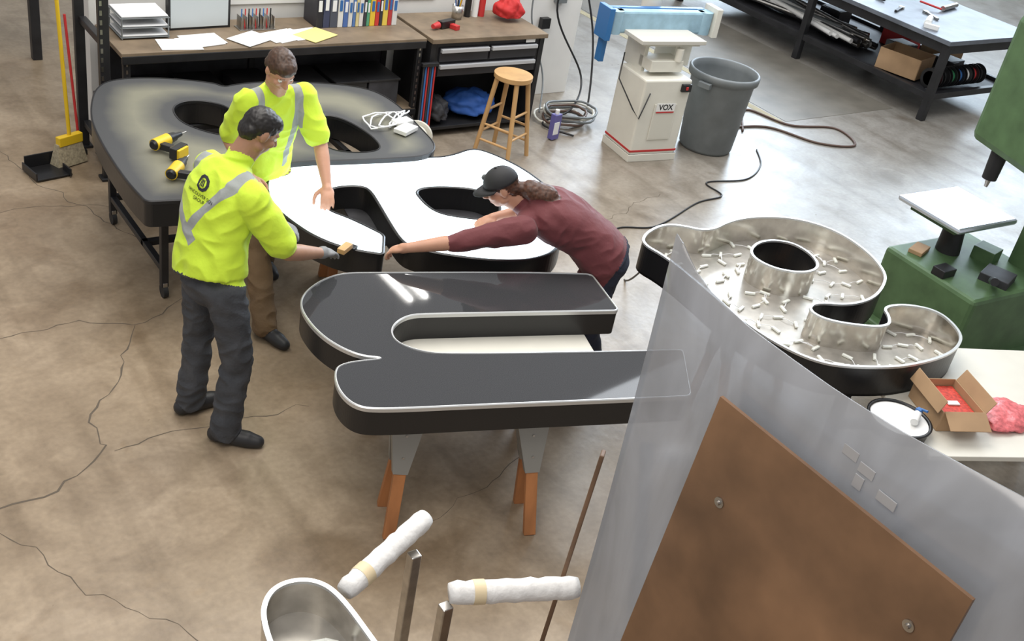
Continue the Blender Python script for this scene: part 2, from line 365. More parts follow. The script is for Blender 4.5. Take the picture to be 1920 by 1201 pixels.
# ------------------------------------------------------------------ foreground sheets
def sheet_mat():
    m=bpy.data.materials.new('frosted_sheet'); m.use_nodes=True; N=m.node_tree.nodes;L=m.node_tree.links; N.remove(N['Principled BSDF'])
    d=N.new('ShaderNodeBsdfPrincipled'); d.inputs['Roughness'].default_value=.13; d.inputs['Metallic'].default_value=.15
    t=N.new('ShaderNodeBsdfTranslucent'); t.inputs[0].default_value=(.7,.72,.76,1); tr=N.new('ShaderNodeBsdfTransparent'); tr.inputs[0].default_value=(.88,.9,.92,1)
    n=N.new('ShaderNodeTexNoise'); n.inputs['Scale'].default_value=1.8; n.inputs['Detail'].default_value=8; n.inputs['Distortion'].default_value=.8; tc=N.new('ShaderNodeTexCoord'); mp=N.new('ShaderNodeMapping'); mp.inputs['Scale'].default_value=(1,1.8,.6); L.new(tc.outputs['Object'],mp.inputs[0]); L.new(mp.outputs[0],n.inputs['Vector'])
    r=N.new('ShaderNodeValToRGB'); r.color_ramp.elements[0].color=(.30,.285,.275,1); r.color_ramp.elements[0].position=.34; r.color_ramp.elements[1].color=(.54,.54,.56,1); r.color_ramp.elements[1].position=.68; L.new(n.outputs['Fac'],r.inputs[0]); L.new(r.outputs[0],d.inputs['Base Color'])
    a=N.new('ShaderNodeMixShader'); a.inputs[0].default_value=.25; L.new(d.outputs[0],a.inputs[1]); L.new(t.outputs[0],a.inputs[2])
    b=N.new('ShaderNodeMixShader'); b.inputs[0].default_value=.34; L.new(a.outputs[0],b.inputs[1]); L.new(tr.outputs[0],b.inputs[2])
    L.new(b.outputs[0],N['Material Output'].inputs[0]); return m
SH=sheet_mat(); g=Obj('frosted_plastic_sheet'); V=[];F=[];n=60;mz=12
prof=[(2.0,2.385),(1.96,2.37),(1.89,2.325),(1.80,2.30),(1.63,2.288),(1.31,2.30),(1.09,2.317),(.76,2.361),(0,2.42),(-.5,2.43)]
def top(y):
    for (ya,za),(yb,zb) in zip(prof,prof[1:]):
        if yb<=y<=ya: return za+(zb-za)*(ya-y)/(ya-yb)
    return prof[-1][1]
for i in range(n+1):
    y=2.0-2.4*i/n; xb=2.25-.04*math.sin(min(1,i/n*1.6)*math.pi)
    for j in range(mz+1):
        z=top(y)*j/mz; V.append((xb+.02*math.sin(z*1.3),y,z))
for i in range(n):
    for j in range(mz): a=i*(mz+1)+j; F.append([a,a+1,a+mz+2,a+mz+1])
g.add(V,F,SH,True)
ob=g.finish(); so=ob.modifiers.new('s','SOLIDIFY'); so.thickness=.005
CL=mat('clear_clip',(.42,.42,.43),.25,.1); g=Obj('film_label')
for y,z,w_,h_ in [(1.19,2.17,.05,.03),(1.13,2.155,.05,.03),(1.05,2.12,.06,.03),(1.14,2.11,.03,.04)]: g.box((2.212,y,z),(.003,w_,h_),CL,bev=.001)
g.finish()
HB=mat('hardboard',(.205,.112,.058),.42,var=.42,scale=2.6,bump=.05,bscale=20,detail=12)
g=Obj('hardboard_panel'); 
def lean(y,z): return (2.185-(2.07-z)*.07,y,z)
P=[lean(1.61,2.07),lean(.74,2.08),lean(.72,0),lean(1.66,0)]
nv=Vector((-.012,0,0)); g.add(P+[tuple(Vector(p)+nv) for p in P],[[0,1,2,3],[7,6,5,4],[0,4,5,1],[1,5,6,2],[2,6,7,3],[3,7,4,0]],HB)
for y,z in [(1.48,1.78),(.84,1.9)]:
    c=Vector(lean(y,z))+nv; g.cyl(c,c+Vector((-.004,0,0)),.017,.017,STEEL,20); g.cyl(c+Vector((-.004,0,0)),c+Vector((-.012,0,0)),.008,.006,STEEL,12)
g.finish()
g=Obj('wood_strip'); a=Vector((2.17,1.99,1.57)); b=Vector((1.925,1.87,0)); d=(a-b).normalized(); x_=Vector((0,1,0)).cross(d).normalized(); g.box((a+b)/2,(.05,.016,(a-b).length),mat('dark_wood',(.16,.09,.05),.6,var=.3),R=basis(x_,d.cross(x_),d)@Matrix.Rotation(.7,3,'Z')); g.finish()
g=Obj('wood_dowel'); g.cyl((1.98,1.02,1.62),(1.93,1.10,.0),.013,.013,WOODL,14); g.sph((1.98,1.02,1.62),.016,WOODL); g.finish()
# ------------------------------------------------------------------ wrapped rack in the foreground
g=Obj('padded_rack')
def arm(a,b,r=.038):
    a=Vector(a);b=Vector(b);n=16; g.tube([a.lerp(b,i/n)+Vector((0,0,.003*math.sin(i*2.1))) for i in range(n+1)],[r*(.84 if i in(0,n) else 1+.045*math.sin(i*2.7)) for i in range(n+1)],WRAP,20)
    c=a.lerp(b,.22); d=(b-a).normalized()*.02; g.cyl(c-d,c+d,r*1.07,r*1.07,TAPE)
arm((1.36,2.20,1.08),(1.76,2.36,1.12)); arm((1.66,2.03,1.10),(2.08,1.86,1.10),.04)
g.box((1.67,2.27,.53),(.04,.04,1.06),STEEL); g.box((1.64,2.01,.53),(.04,.04,1.08),STEEL); g.box((1.655,2.14,.3),(.04,.3,.04),STEEL); g.box((1.3,2.2,.03),(.8,.05,.04),STEEL); g.box((1.9,1.95,.03),(.5,.05,.04),STEEL)
g.box((1.655,2.14,.06),(.04,.3,.04),STEEL)
g.finish()
g=Obj('open_channel_letter'); oo=smooth_loop([(106,219),(112,229),(120,232),(129,229),(134,220),(135,196),(136,150),(100,150),(103,190)],3)
if area(oo)<0: oo.reverse()
g.prism(oo,.93,.94,ALUB)
i2=offset(oo,.006); ring(g,oo,oo,.93,1.09,ALU); ring(g,i2,i2,.94,1.09,ALU,True); r0=offset(oo,-.004); r1=offset(oo,.013); ring(g,r0,r1,1.092,1.092,TRIM); ring(g,r0,r0,1.08,1.092,TRIM); ring(g,r1,r1,1.08,1.092,TRIM)
for i in range(5):
    x=1.13+.04*i; y=2.12+.05*math.sin(i*2.3); g.box((x,y,.947),(.05,.014,.012),LED,random.uniform(0,3)); g.tube([(x,y,.947),(x+.02,y-.02,.953),(x+.04,2.12+.05*math.sin((i+1)*2.3),.947)],.0022,PAPER,5)
g.box((1.2,1.9,.915),(.28,.6,.03),CARD); 
for x in (1.08,1.30): 
    for y in (1.65,2.15): g.box((x,y,.45),(.04,.04,.9),BLACKM)
g.finish()
# ------------------------------------------------------------------ work bench with paperwork
g=Obj('workbench')
g.box((3.575,7.83,.885),(2.51,.62,.035),BENCHW); g.box((3.575,7.53,.85),(2.5,.03,.06),BLACKM)
for x in (2.36,3.55,4.78):
    g.box((x,7.55,.43),(.05,.04,.86),BLACKM); g.box((x,8.12,.43),(.05,.04,.86),BLACKM)
    for i in range(14): g.box((x,7.528,.1+i*.055),(.014,.002,.03),STEEL,bev=0)
g.box((3.575,7.83,.28),(2.45,.6,.03),BENCHW); g.box((3.575,7.53,.26),(2.45,.03,.05),BLACKM); g.box((3.575,8.13,.45),(2.45,.02,.8),DARK)
g.finish()
g=Obj('shelf_upright')
for dy in (7.42,8.0): g.box((2.17,dy,.95),(.07,.05,1.9),BLACKM); g.box((2.17,dy,.01),(.11,.1,.02),BLACKM)
for i in range(26): g.box((2.15,7.393,.12+i*.066),(.016,.003,.034),STEEL,bev=0)
g.box((2.19,7.7,.2),(.05,.55,.05),BLACKM); g.box((2.19,7.7,1.0),(.05,.55,.05),BLACKM); g.box((2.22,7.6,.3),(.08,.3,.5),DARK)
g.finish()
g=Obj('cabinet_workbench')
x0,x1=4.88,6.05; xm=(x0+x1)/2
g.box((xm,7.81,.885),(1.20,.66,.04),BENCHW)
for x in (x0+.02,x1-.02): g.box((x,7.81,.435),(.05,.6,.86),BLACKM)
g.box((xm,8.09,.43),(1.15,.02,.86),BLACKM); g.box((xm,7.81,.08),(1.12,.58,.03),BLACKM)
g.box((xm,7.81,.71),(1.12,.58,.30),BLACKM)
DR=mat('drawer_black',(.025,.025,.03),.35)
HAN=mat('drawer_pull',(.55,.56,.58),.4,.3)
for (xa,xb,za,zb) in [(x0+.08,xm-.01,.70,.82),(xm+.01,x1-.08,.70,.82),(x0+.08,x1-.08,.57,.68)]:
    g.box(((xa+xb)/2,7.51,(za+zb)/2),(xb-xa,.02,zb-za),DR); g.box(((xa+xb)/2,7.488,zb-.022),(xb-xa-.01,.03,.034),HAN)
g.box((x1-.16,7.497,.845),(.10,.004,.03),WHITE); g.finish()
# clutter on benches
g=Obj('binders'); x=3.98
cols=[((.02,.02,.03),.06,.30),((.05,.06,.12),.06,.32),((.08,.09,.12),.07,.30),((.75,.75,.72),.05,.3),((.08,.16,.42),.045,.28),((.7,.7,.68),.04,.27),((.1,.2,.45),.03,.28),((.7,.6,.3),.03,.27),((.75,.73,.7),.04,.26),((.05,.05,.06),.03,.27),((.1,.35,.2),.03,.26),((.8,.55,.05),.05,.28),((.6,.05,.04),.04,.27),((.04,.04,.05),.03,.28),((.8,.6,.1),.05,.3),((.5,.05,.05),.04,.3),((.7,.7,.68),.05,.28)]
for c,wd,hh in cols:
    g.box((x+wd/2,7.98,.903+hh/2),(wd-.004,.24,hh),mat('binder_%.2f_%.2f_%.2f'%c,c,.45),bev=.004); g.box((x+wd/2,7.858,.903+hh*.6),(wd*.5,.003,hh*.3),PAPER if c[0]<.3 else BLUE,bev=0); x+=wd
g.finish()
g=Obj('paper_stack')
for (px,py,rz,m) in [(2.95,7.68,.2,PAPER),(2.98,7.71,.1,PAPER),(2.78,7.64,-.1,PAPER),(3.35,7.68,.5,PAPER),(3.62,7.72,.3,PAPER),(3.66,7.72,.35,PAPER),(3.9,7.70,.5,mat('yellow_paper',(.75,.68,.25),.7)),(3.83,7.74,.2,PAPER)]:
    g.box((px,py,.906+random.uniform(0,.006)),(.30,.22,.004),m,rz,bev=0)
g.finish()
g=Obj('paper_tray'); 
for z in (.93,1.0,1.07): g.box((2.58,7.93,z),(.34,.28,.012),PAPER); g.box((2.58,7.93,z-.012),(.36,.30,.006),GREYP)
for sx in (-1,1):
    for sy in (-1,1): g.box((2.58+sx*.17,7.93+sy*.145,.985),(.01,.01,.16),GREYP)
g.finish()
g=Obj('monitor'); g.box((3.05,7.98,1.05),(.5,.05,.30),BLACKM,.05); g.box((3.05,7.952,1.05),(.46,.006,.26),mat('screen',(.55,.6,.62),.3),.05); g.cyl((3.05,8.0,.905),(3.05,8.0,1.0),.03,.03,BLACKM); g.finish()
g=Obj('pen_organizer')
for i in range(7): g.box((3.36+i*.045,7.93,.955),(.004,.10,.1),STEEL)
g.box((3.49,7.93,.907),(.3,.12,.006),STEEL)
for i in range(9): g.cyl((3.37+i*.03,7.92,.91),(3.375+i*.03+.01,7.95,1.05),.005,.005,[BLUE,RED,BLACK][i%3],6)
g.finish()
blob('red_bag',(5.88,7.88,.99),(.13,.12,.12),mat('red_cloth',(.5,.02,.02),.7))
g=Obj('cup_of_tools'); g.lathe((5.38,7.95,.907),[(0,0),(.045,0),(.05,.12),(.046,.12),(.043,.01)],STEEL)
for i in range(8): g.cyl((5.38,7.95,.92),(5.38+.04*math.cos(i),7.95+.04*math.sin(i),1.13),.006,.006,[BLACK,YEL,RED,BLUE][i%4],6)
g.finish()
g=Obj('spray_can'); 
for x,c in [(5.60,WHITE),(5.67,RED),(5.52,BLACK)]: g.cyl((x,8.0,.905),(x,8.0,1.09),.03,.03,c); g.cyl((x,8.0,1.09),(x,8.0,1.12),.028,.012,WHITE)
g.finish()
g=Obj('power_tool'); g.box((5.15,7.75,.94),(.17,.06,.06),BLACK,.3); g.cyl((5.05,7.72,.94),(4.98,7.69,.94),.03,.02,RED); g.box((5.2,7.72,.925),(.05,.12,.04),RED,.3); g.finish()
# under-bench clutter
blob('blue_cloth',(5.5,7.75,.19),(.24,.2,.13),mat('blue_cloth',(.02,.09,.35),.7)); blob('black_bag',(5.08,7.7,.19),(.13,.18,.13),DARK)
g=Obj('wire_spool'); g.cyl((4.58,7.22,.13),(4.72,7.32,.13),.10,.10,CREAM); g.cyl((4.56,7.20,.13),(4.58,7.22,.13),.13,.13,CREAM); g.cyl((4.72,7.32,.13),(4.74,7.34,.13),.13,.13,CREAM); g.finish()
g=Obj('storage_bins')
for i,(x,c) in enumerate([(2.65,DARK),(3.0,GREYP),(3.4,DARK),(3.85,DARK),(4.2,BLACKM),(4.5,DARK)]): g.box((x,7.78,.42),(.28,.4,.22),c); g.box((x,7.78,.54),(.30,.42,.02),BLACKM)
g.finish()
g=Obj('clamp_rack')
for i in range(6): g.cyl((4.78+i*.022,7.42,.0),(4.80+i*.022,7.47,.7),.008,.008,[DARK,BLUE,RED][i%3],8)
g.box((4.85,7.46,.7),(.16,.04,.03),BLACKM); g.finish()
g=Obj('product_bottle'); g.box((6.12,7.22,.13),(.09,.06,.24),mat('violet_can',(.13,.12,.35),.4),.2); g.cyl((6.12,7.22,.25),(6.12,7.22,.29),.02,.02,WHITE); g.box((6.115,7.188,.12),(.07,.004,.12),PAPER,.2); g.finish()
# stool
g=Obj('bar_stool',Rz(5.43,7.06,0,25)); g.cyl((0,0,.70),(0,0,.735),.165,.165,WOODL,40); g.cyl((0,0,.69),(0,0,.70),.15,.165,WOODL,40)
L4=[]
for sx,sy in ((1,1),(-1,1),(-1,-1),(1,-1)):
    a=Vector((sx*.095,sy*.095,.70)); b=Vector((sx*.17,sy*.17,0)); g.cyl(a,b,.021,.019,WOODL,14); L4.append((a,b))
for k,t in ((0,.42),(1,.60),(2,.42),(3,.60)):
    for tt in (t,t+.28 if k%2==0 else t+.2):
        if tt<.95: g.cyl(L4[k][0].lerp(L4[k][1],tt),L4[(k+1)%4][0].lerp(L4[(k+1)%4][1],tt),.011,.011,WOODL,10)
g.finish()
# trash can
g=Obj('trash_can'); g.lathe((7.60,6.72,0),[(0,.01),(.24,.0),(.255,.03),(.30,.68),(.315,.70),(.33,.70),(.335,.76),(.32,.775),(.305,.765),(.30,.70),(.235,.04),(0,.035)],GREYP,48)
for a in (0.3,3.44): g.box((7.6+.34*math.cos(a),6.72+.34*math.sin(a),.68),(.06,.12,.05),GREYP,a)
g.finish()
# edge sander
g=Obj('edge_sander',Rz(6.60,7.06,0,-8))
g.box((.25,-.22,.40),(.50,.44,.74),CREAM,bev=.015); g.box((.25,-.22,.035),(.52,.46,.07),CREAM); g.box((.25,-.22,.10),(.506,.446,.02),RED,bev=.002); g.box((.25,-.22,.065),(.512,.452,.012),BLACK,bev=.002)
g.box((.27,-.445,.38),(.24,.006,.34),CREAM); g.box((.27,-.447,.38),(.22,.004,.32),mat('panel_cream',(.66,.64,.56),.45)); 
PL=Matrix.Translation((.27,-.452,.52))@Matrix.Rotation(math.pi/2,4,'X')
g.box((.27,-.4495,.52),(.2,.004,.075),WHITE,bev=0); g.text('VOX',.07,PL,BLACK,off=.0015); g.box((.27,-.4525,.475),(.19,.003,.012),RED,bev=0)
g.box((.44,-.45,.70),(.10,.03,.07),BLACK); g.box((.44,-.468,.70),(.025,.01,.03),RED)
for x in (.10,.42): g.box((x,-.06,.9),(.04,.30,.28),CREAM)
g.box((.25,-.25,.86),(.34,.2,.1),CREAM); g.box((.26,-.20,1.08),(.68,.34,.035),mat('cast_plate',(.6,.58,.52),.4)); g.box((.26,-.20,1.055),(.6,.28,.03),CREAM)
g.box((.30,-.02,1.155),(.96,.10,.20),LBLUE,bev=.02); 
for x in (-.18,.78): g.cyl((x,-.02,1.055),(x,-.02,1.255),.075,.075,LBLUE,28)
g.box((.30,.05,1.16),(1.0,.05,.2),DBLUE); g.box((-.26,0,1.14),(.05,.2,.28),DBLUE); g.box((-.22,.03,.93),(.05,.08,.3),DBLUE); g.box((.87,-.02,1.17),(.06,.2,.26),CREAM); g.cyl((.33,.2,1.1),(.33,.2,1.35),.09,.09,CREAM)
g.cyl((.36,-.34,.91),(.36,-.34,1.02),.035,.035,CREAM); g.box((.52,-.1,.92),(.14,.2,.22),CREAM)
g.tube([(-.05,-.1,.9),(-.12,-.2,.7),(-.06,-.42,.5),(.0,-.455,.42),(.06,-.46,.66)],.006,BLACK)
g.finish()
# metal table at the right with shelf
TT=mat('table_top_grey',(.13,.145,.17),.42,.1,var=.25,scale=4)
g=Obj('steel_table'); g.box((11.7,8.75,.9),(1.7,4.3,.05),TT); 
for x in (10.92,12.5):
    for y in (6.66,8.6,10.8): g.box((x,y,.44),(.08,.08,.88),BLACKM)
for x in (10.92,12.5): g.box((x,8.73,.82),(.06,4.2,.1),BLACKM); g.box((x,8.73,.28),(.06,4.2,.07),BLACKM)
g.box((11.7,6.66,.82),(1.6,.06,.1),BLACKM); g.box((11.7,6.66,.28),(1.6,.06,.07),BLACKM); g.box((11.7,8.73,.26),(1.55,4.1,.02),DARK); g.finish()
g=Obj('pipe_stock'); 
for i in range(26): g.cyl((11.02+random.uniform(0,.7),7.95+random.uniform(0,.4),.31+random.uniform(0,.14)),(11.02+random.uniform(0,.8),10.3+random.uniform(-.4,.4),.31+random.uniform(0,.14)),.03,.03,[STEEL,BLACKM,GREYP,ALU,WHITE][i%5],10)
g.finish()
g=Obj('cardboard_box',Rz(11.3,7.35,.29,15))
for sx in (-1,1): g.box((sx*.22,0,.12),(.01,.5,.24),CARD)
for sy in (-1,1): g.box((0,sy*.25,.12),(.44,.01,.24),CARD)
g.box((0,0,.01),(.44,.5,.02),CARD); g.finish()
g=Obj('wire_spools')
for i,c in enumerate([RED,BLACK,mat('green_wire',(.03,.2,.08),.5),BLUE,WHITE,RED,BLACK]): 
    x=11.05+i*.14; g.cyl((x,6.82,.42),(x+.09,6.82,.42),.08,.08,c,20); g.cyl((x,6.82,.42),(x+.006,6.82,.42),.115,.115,BLACK,20); g.cyl((x+.09,6.82,.42),(x+.096,6.82,.42),.115,.115,BLACK,20)
g.finish()
g=Obj('parts_boxes')
for x,y,sx,sy,sz,c in [(11.9,7.2,.3,.3,.2,DARK),(12.2,7.5,.3,.4,.25,CARD),(11.8,7.8,.3,.25,.18,GREYP),(12.2,8.1,.3,.4,.2,RED),(11.95,9.0,.3,.3,.2,BLACKM)]: g.box((x,y,.27+sz/2),(sx,sy,sz),c,random.uniform(-.2,.2)); g.box((x,y,.27+sz),(sx*.9,sy*.9,.01),BLACKM)
g.finish()
g=Obj('heat_gun'); g.cyl((11.0,7.05,.97),(11.25,7.2,.97),.04,.035,WHITE); g.cyl((11.25,7.2,.97),(11.33,7.25,.97),.02,.02,STEEL); g.box((11.02,7.0,.95),(.05,.16,.05),WHITE,.5); g.finish()
g=Obj('grease_gun'); g.cyl((11.9,7.5,.96),(12.3,7.6,.96),.03,.03,STEEL); g.cyl((11.85,7.48,.96),(11.7,7.7,.99),.012,.012,RED,8); g.finish()
g=Obj('caulking_gun'); g.cyl((11.35,8.0,.96),(11.7,8.15,.96),.035,.035,WHITE); g.cyl((11.7,8.15,.96),(11.8,8.2,.96),.01,.006,WHITE); g.box((11.3,7.95,.95),(.03,.12,.03),BLACK); g.finish()
g=Obj('hand_tools')
for x,y,a,c in [(11.2,7.6,.4,BLACK),(11.5,7.35,1.2,STEEL),(11.15,8.6,.2,RED),(11.6,8.6,.9,BLACK),(11.3,9.2,.1,STEEL)]: g.box((x,y,.94),(.26,.03,.025),c,a); g.box((x+.13*math.cos(a),y+.13*math.sin(a),.94),(.06,.06,.03),STEEL,a)
g.finish()
# green drill press at the right edge
g=Obj('green_drill_press')
g.box((7.0,3.47,.32),(.92,.80,.56),GREEN,-.06,.03); g.box((7.0,3.45,.04),(1.1,.95,.08),GREEN,-.06,.02); g.cyl((7.0,3.68,.58),(7.0,3.70,.86),.09,.07,BLACKM)
g.box((7.52,3.22,1.15),(.36,.38,1.7),GREEN,-.06,.04)
g.box((7.02,3.74,.90),(.66,.56,.045),mat('machined_table',(.62,.68,.75),.2,.75),-.05,.02); g.box((7.02,3.74,.86),(.5,.4,.06),GREEN,-.05)
g.box((7.38,3.38,1.85),(1.05,.66,.90),GREEN,-.35,.06); g.cyl((7.03,3.62,1.2),(7.03,3.62,1.45),.05,.06,BLACKM); g.cyl((7.03,3.62,1.14),(7.03,3.62,1.2),.012,.02,STEEL)
g.cyl((7.2,3.1,1.65),(6.98,2.98,1.6),.08,.08,GREEN); g.box((6.63,3.45,.625),(.14,.10,.06),BLACKM); g.cyl((6.85,3.2,.63),(6.62,3.1,.75),.02,.02,STEEL); g.cyl((6.62,3.1,.75),(6.55,3.05,.78),.028,.028,BLACK)
g.box((6.75,3.75,.615),(.18,.10,.03),CARD,.3); g.box((6.98,3.25,.625),(.22,.2,.06),DARK,.3); g.box((7.2,3.5,.64),(.16,.16,.10),GREEN,.2)
g.finish()
# broom + dustpan, column, far legs
g=Obj('push_broom'); g.cyl((1.99,7.72,.22),(1.95,7.74,1.5),.014,.014,YEL,12); g.box((1.99,7.72,.2),(.20,.05,.07),YEL,.4)
BR=mat('bristles',(.35,.3,.2),.9,var=.3,scale=60)
bmv=[(-.10,-.02,.18),(.10,-.02,.18),(.10,.02,.18),(-.10,.02,.18),(-.13,-.05,.01),(.13,-.05,.01),(.13,.05,.01),(-.13,.05,.01)]
R=Matrix.Rotation(.4,3,'Z'); g.add([tuple(R@Vector(v)+Vector((1.98,7.72,0))) for v in bmv],[[0,1,2,3],[4,5,1,0],[5,6,2,1],[6,7,3,2],[7,4,0,3],[7,6,5,4]],BR); g.finish()
g=Obj('dustpan'); g.box((1.80,7.60,.015),(.26,.22,.012),BLACK,.2); g.box((1.78,7.72,.06),(.24,.012,.10),BLACK,.2); g.box((1.67,7.58,.04),(.012,.22,.06),BLACK,.2); g.box((1.92,7.55,.04),(.012,.12,.06),BLACK,.2); g.finish()
g=Obj('red_handle'); g.cyl((2.10,7.86,.0),(2.06,7.95,1.05),.010,.010,RED,10); g.box((2.10,7.86,.02),(.1,.03,.04),BLACK); g.finish()
g=Obj('steel_rack')
for x,y in [(2.3,9.85),(2.0,10.7),(3.0,9.9)]: g.box((x,y,.55),(.08,.08,1.1),BLACKM)
g.box((2.6,10.2,1.1),(1.4,1.2,.06),BLACKM); g.finish()
# hoses & cables
def curve_pts(P,n=10):
    P=[Vector(p) for p in P]; P=[P[0]]+P+[P[-1]]; out=[]
    for i in range(1,len(P)-2):
        a,b,c,d=P[i-1:i+3]
        for k in range(n):
            t=k/n; out.append(.5*((2*b)+(c-a)*t+(2*a-5*b+4*c-d)*t*t+(3*b-a-3*c+d)*t**3))
    out.append(P[-2]); return out
g=Obj('air_hose'); g.tube(curve_pts([(8.3,6.9,.012),(8.8,7.35,.012),(9.0,6.9,.012),(9.5,6.7,.012),(9.35,6.3,.012),(8.95,6.45,.012),(8.7,6.9,.012),(8.3,7.0,.012)]),.012,HOSE); g.finish()
g=Obj('floor_cable'); g.tube(curve_pts([(4.8,4.3,.75),(5.1,4.9,.01),(5.52,5.56,.008),(5.94,5.52,.008),(6.6,5.75,.008),(6.95,5.8,.008),(7.0,6.05,.008),(7.45,6.0,.008),(7.85,6.2,.008),(8.1,6.5,.008)]),.007,BLACK); g.finish()
g=Obj('coiled_hose')
for k in range(7):
    c=Vector((6.45+.10*random.random(),7.50+.1*random.random(),.02+.02*k)); r=.17+.05*random.random()
    g.tube([c+Vector((r*1.2*math.cos(t*.3),r*math.sin(t*.3),.01*math.sin(t))) for t in range(21)],.012,[GREYP,CREAM,HOSE][k%3],8,closed=True)
g.tube(curve_pts([(6.75,8.12,1.5),(6.6,8.08,.9),(6.9,7.9,.3),(6.6,7.6,.1),(6.2,7.5,.03),(6.35,7.2,.02)]),.01,BLACK); g.tube(curve_pts([(6.85,8.12,1.3),(6.95,7.9,.7),(6.8,7.6,.1),(6.5,7.4,.03)]),.01,BLACK); g.tube(curve_pts([(6.4,8.12,1.6),(6.3,8.08,.9),(6.5,8,.3),(6.3,7.7,.05)]),.008,GREYP)
g.finish()
g=Obj('tangled_cord'); 
P=[]
for i in range(60): t=i*.42; P.append((3.60+.14*math.cos(t)+.03*random.random()+i*.003,6.12+.12*math.sin(t*1.07),.864+.02*abs(math.sin(i*.7))))
g.tube(P,.006,PAPER,6); g.box((3.74,5.95,.875),(.16,.10,.03),WHITE,.5); g.box((3.78,6.07,.875),(.14,.08,.03),WHITE,.2); g.finish()
# drills
def drill(x,y,z,deg):
    g=Obj('cordless_drill',Rz(x,y,z,deg)); g.cyl((-.09,0,.04),(.03,0,.04),.036,.038,YEL,20); g.cyl((.03,0,.04),(.09,0,.04),.034,.028,BLACK,20); g.cyl((.09,0,.04),(.15,0,.04),.022,.014,BLACK,16); g.cyl((.15,0,.04),(.20,0,.04),.004,.004,STEEL,8)
    g.box((-.05,-.075,.035),(.045,.12,.04),BLACK,.1); g.box((-.05,-.12,.035),(.05,.03,.042),YEL,.1); g.box((-.055,-.155,.04),(.12,.05,.07),BLACK,.1); g.box((-.055,-.185,.04),(.10,.02,.06),YEL,.1); g.cyl((-.09,0,.04),(-.105,0,.04),.032,.022,BLACK); g.finish()
drill(2.12,6.08,.858,30); drill(2.06,5.70,.858,50)
# ceiling strip lights
FLU=mat('fluorescent_tube',(1,.98,.95),.4,emis=22)
def fixture(x,y,z):
    g=Obj('ceiling_light'); g.box((x,y,z+.06),(.44,1.25,.05),WHITE); g.cyl((x-.12,y-.6,z),(x-.12,y+.6,z),.03,.03,FLU,12); g.cyl((x+.12,y-.6,z),(x+.12,y+.6,z),.03,.03,FLU,12); g.cyl((x,y,z+.08),(x,y,z+1.0),.006,.006,STEEL,6); g.finish()
fixture(7.12,11.1,5.5)
# ------------------------------------------------------------------ people
def shirt_mat(name,base,segs):
    """cloth whose reflective stripes follow torso coordinates (lateral,height,front)"""
    m=bpy.data.materials.new(name); m.use_nodes=True; nt=m.node_tree;N=nt.nodes;L=nt.links;b=N['Principled BSDF']; b.inputs['Roughness'].default_value=.75
    b.inputs['Sheen Weight'].default_value=.1
    at=N.new('ShaderNodeAttribute'); at.attribute_name='tc'; sx=N.new('ShaderNodeSeparateXYZ'); L.new(at.outputs['Vector'],sx.inputs[0])
    def M(op,a,b_=None,c=None):
        n=N.new('ShaderNodeMath'); n.operation=op
        for i,v in enumerate((a,b_,c)):
            if v is None: continue
            if isinstance(v,(int,float)): n.inputs[i].default_value=v
            else: L.new(v,n.inputs[i])
        return n.outputs[0]
    tot=None
    for (s0,h0,s1,h1,wd,side) in segs:
        dx,dy=s1-s0,h1-h0; ln=math.hypot(dx,dy); dx/=ln;dy/=ln
        u=M('SUBTRACT',sx.outputs[0],s0); v=M('SUBTRACT',sx.outputs[1],h0)
        al_=M('ADD',M('MULTIPLY',u,dx),M('MULTIPLY',v,dy)); pe=M('ABSOLUTE',M('SUBTRACT',M('MULTIPLY',v,dx),M('MULTIPLY',u,dy)))
        k=M('MULTIPLY',M('LESS_THAN',pe,wd/2),M('MULTIPLY',M('GREATER_THAN',al_,0.),M('LESS_THAN',al_,ln)))
        if side: k=M('MULTIPLY',k,M('GREATER_THAN',M('MULTIPLY',sx.outputs[2],side),-.01))
        tot=k if tot is None else M('MAXIMUM',tot,k)
    tc=N.new('ShaderNodeTexCoord'); n=N.new('ShaderNodeTexNoise'); n.inputs['Scale'].default_value=9; n.inputs['Detail'].default_value=4; L.new(tc.outputs['Object'],n.inputs['Vector'])
    bp=N.new('ShaderNodeBump'); bp.inputs['Strength'].default_value=.5; bp.inputs['Distance'].default_value=.02; L.new(n.outputs['Fac'],bp.inputs['Height']); L.new(bp.outputs[0],b.inputs['Normal'])
    mx=N.new('ShaderNodeMix'); mx.data_type='RGBA'; mx.inputs[6].default_value=base+(1,); mx.inputs[7].default_value=(.30,.32,.31,1)
    if tot is not None: L.new(tot,mx.inputs[0])
    else: mx.inputs[0].default_value=0
    L.new(mx.outputs[2],b.inputs['Base Color']); return m
SKIN=mat('skin',(.50,.26,.17),.5,var=.06,scale=20); SKIN2=mat('skin_tan',(.36,.19,.115),.5,var=.06,scale=20); LIP=mat('lips',(.38,.14,.10),.5)
EYEW=mat('eye_white',(.8,.78,.75),.3); EYED=mat('eye_dark',(.03,.02,.015),.3)
def V3(p): return Vector((p[0]/100,p[1]/100,p[2]/100))
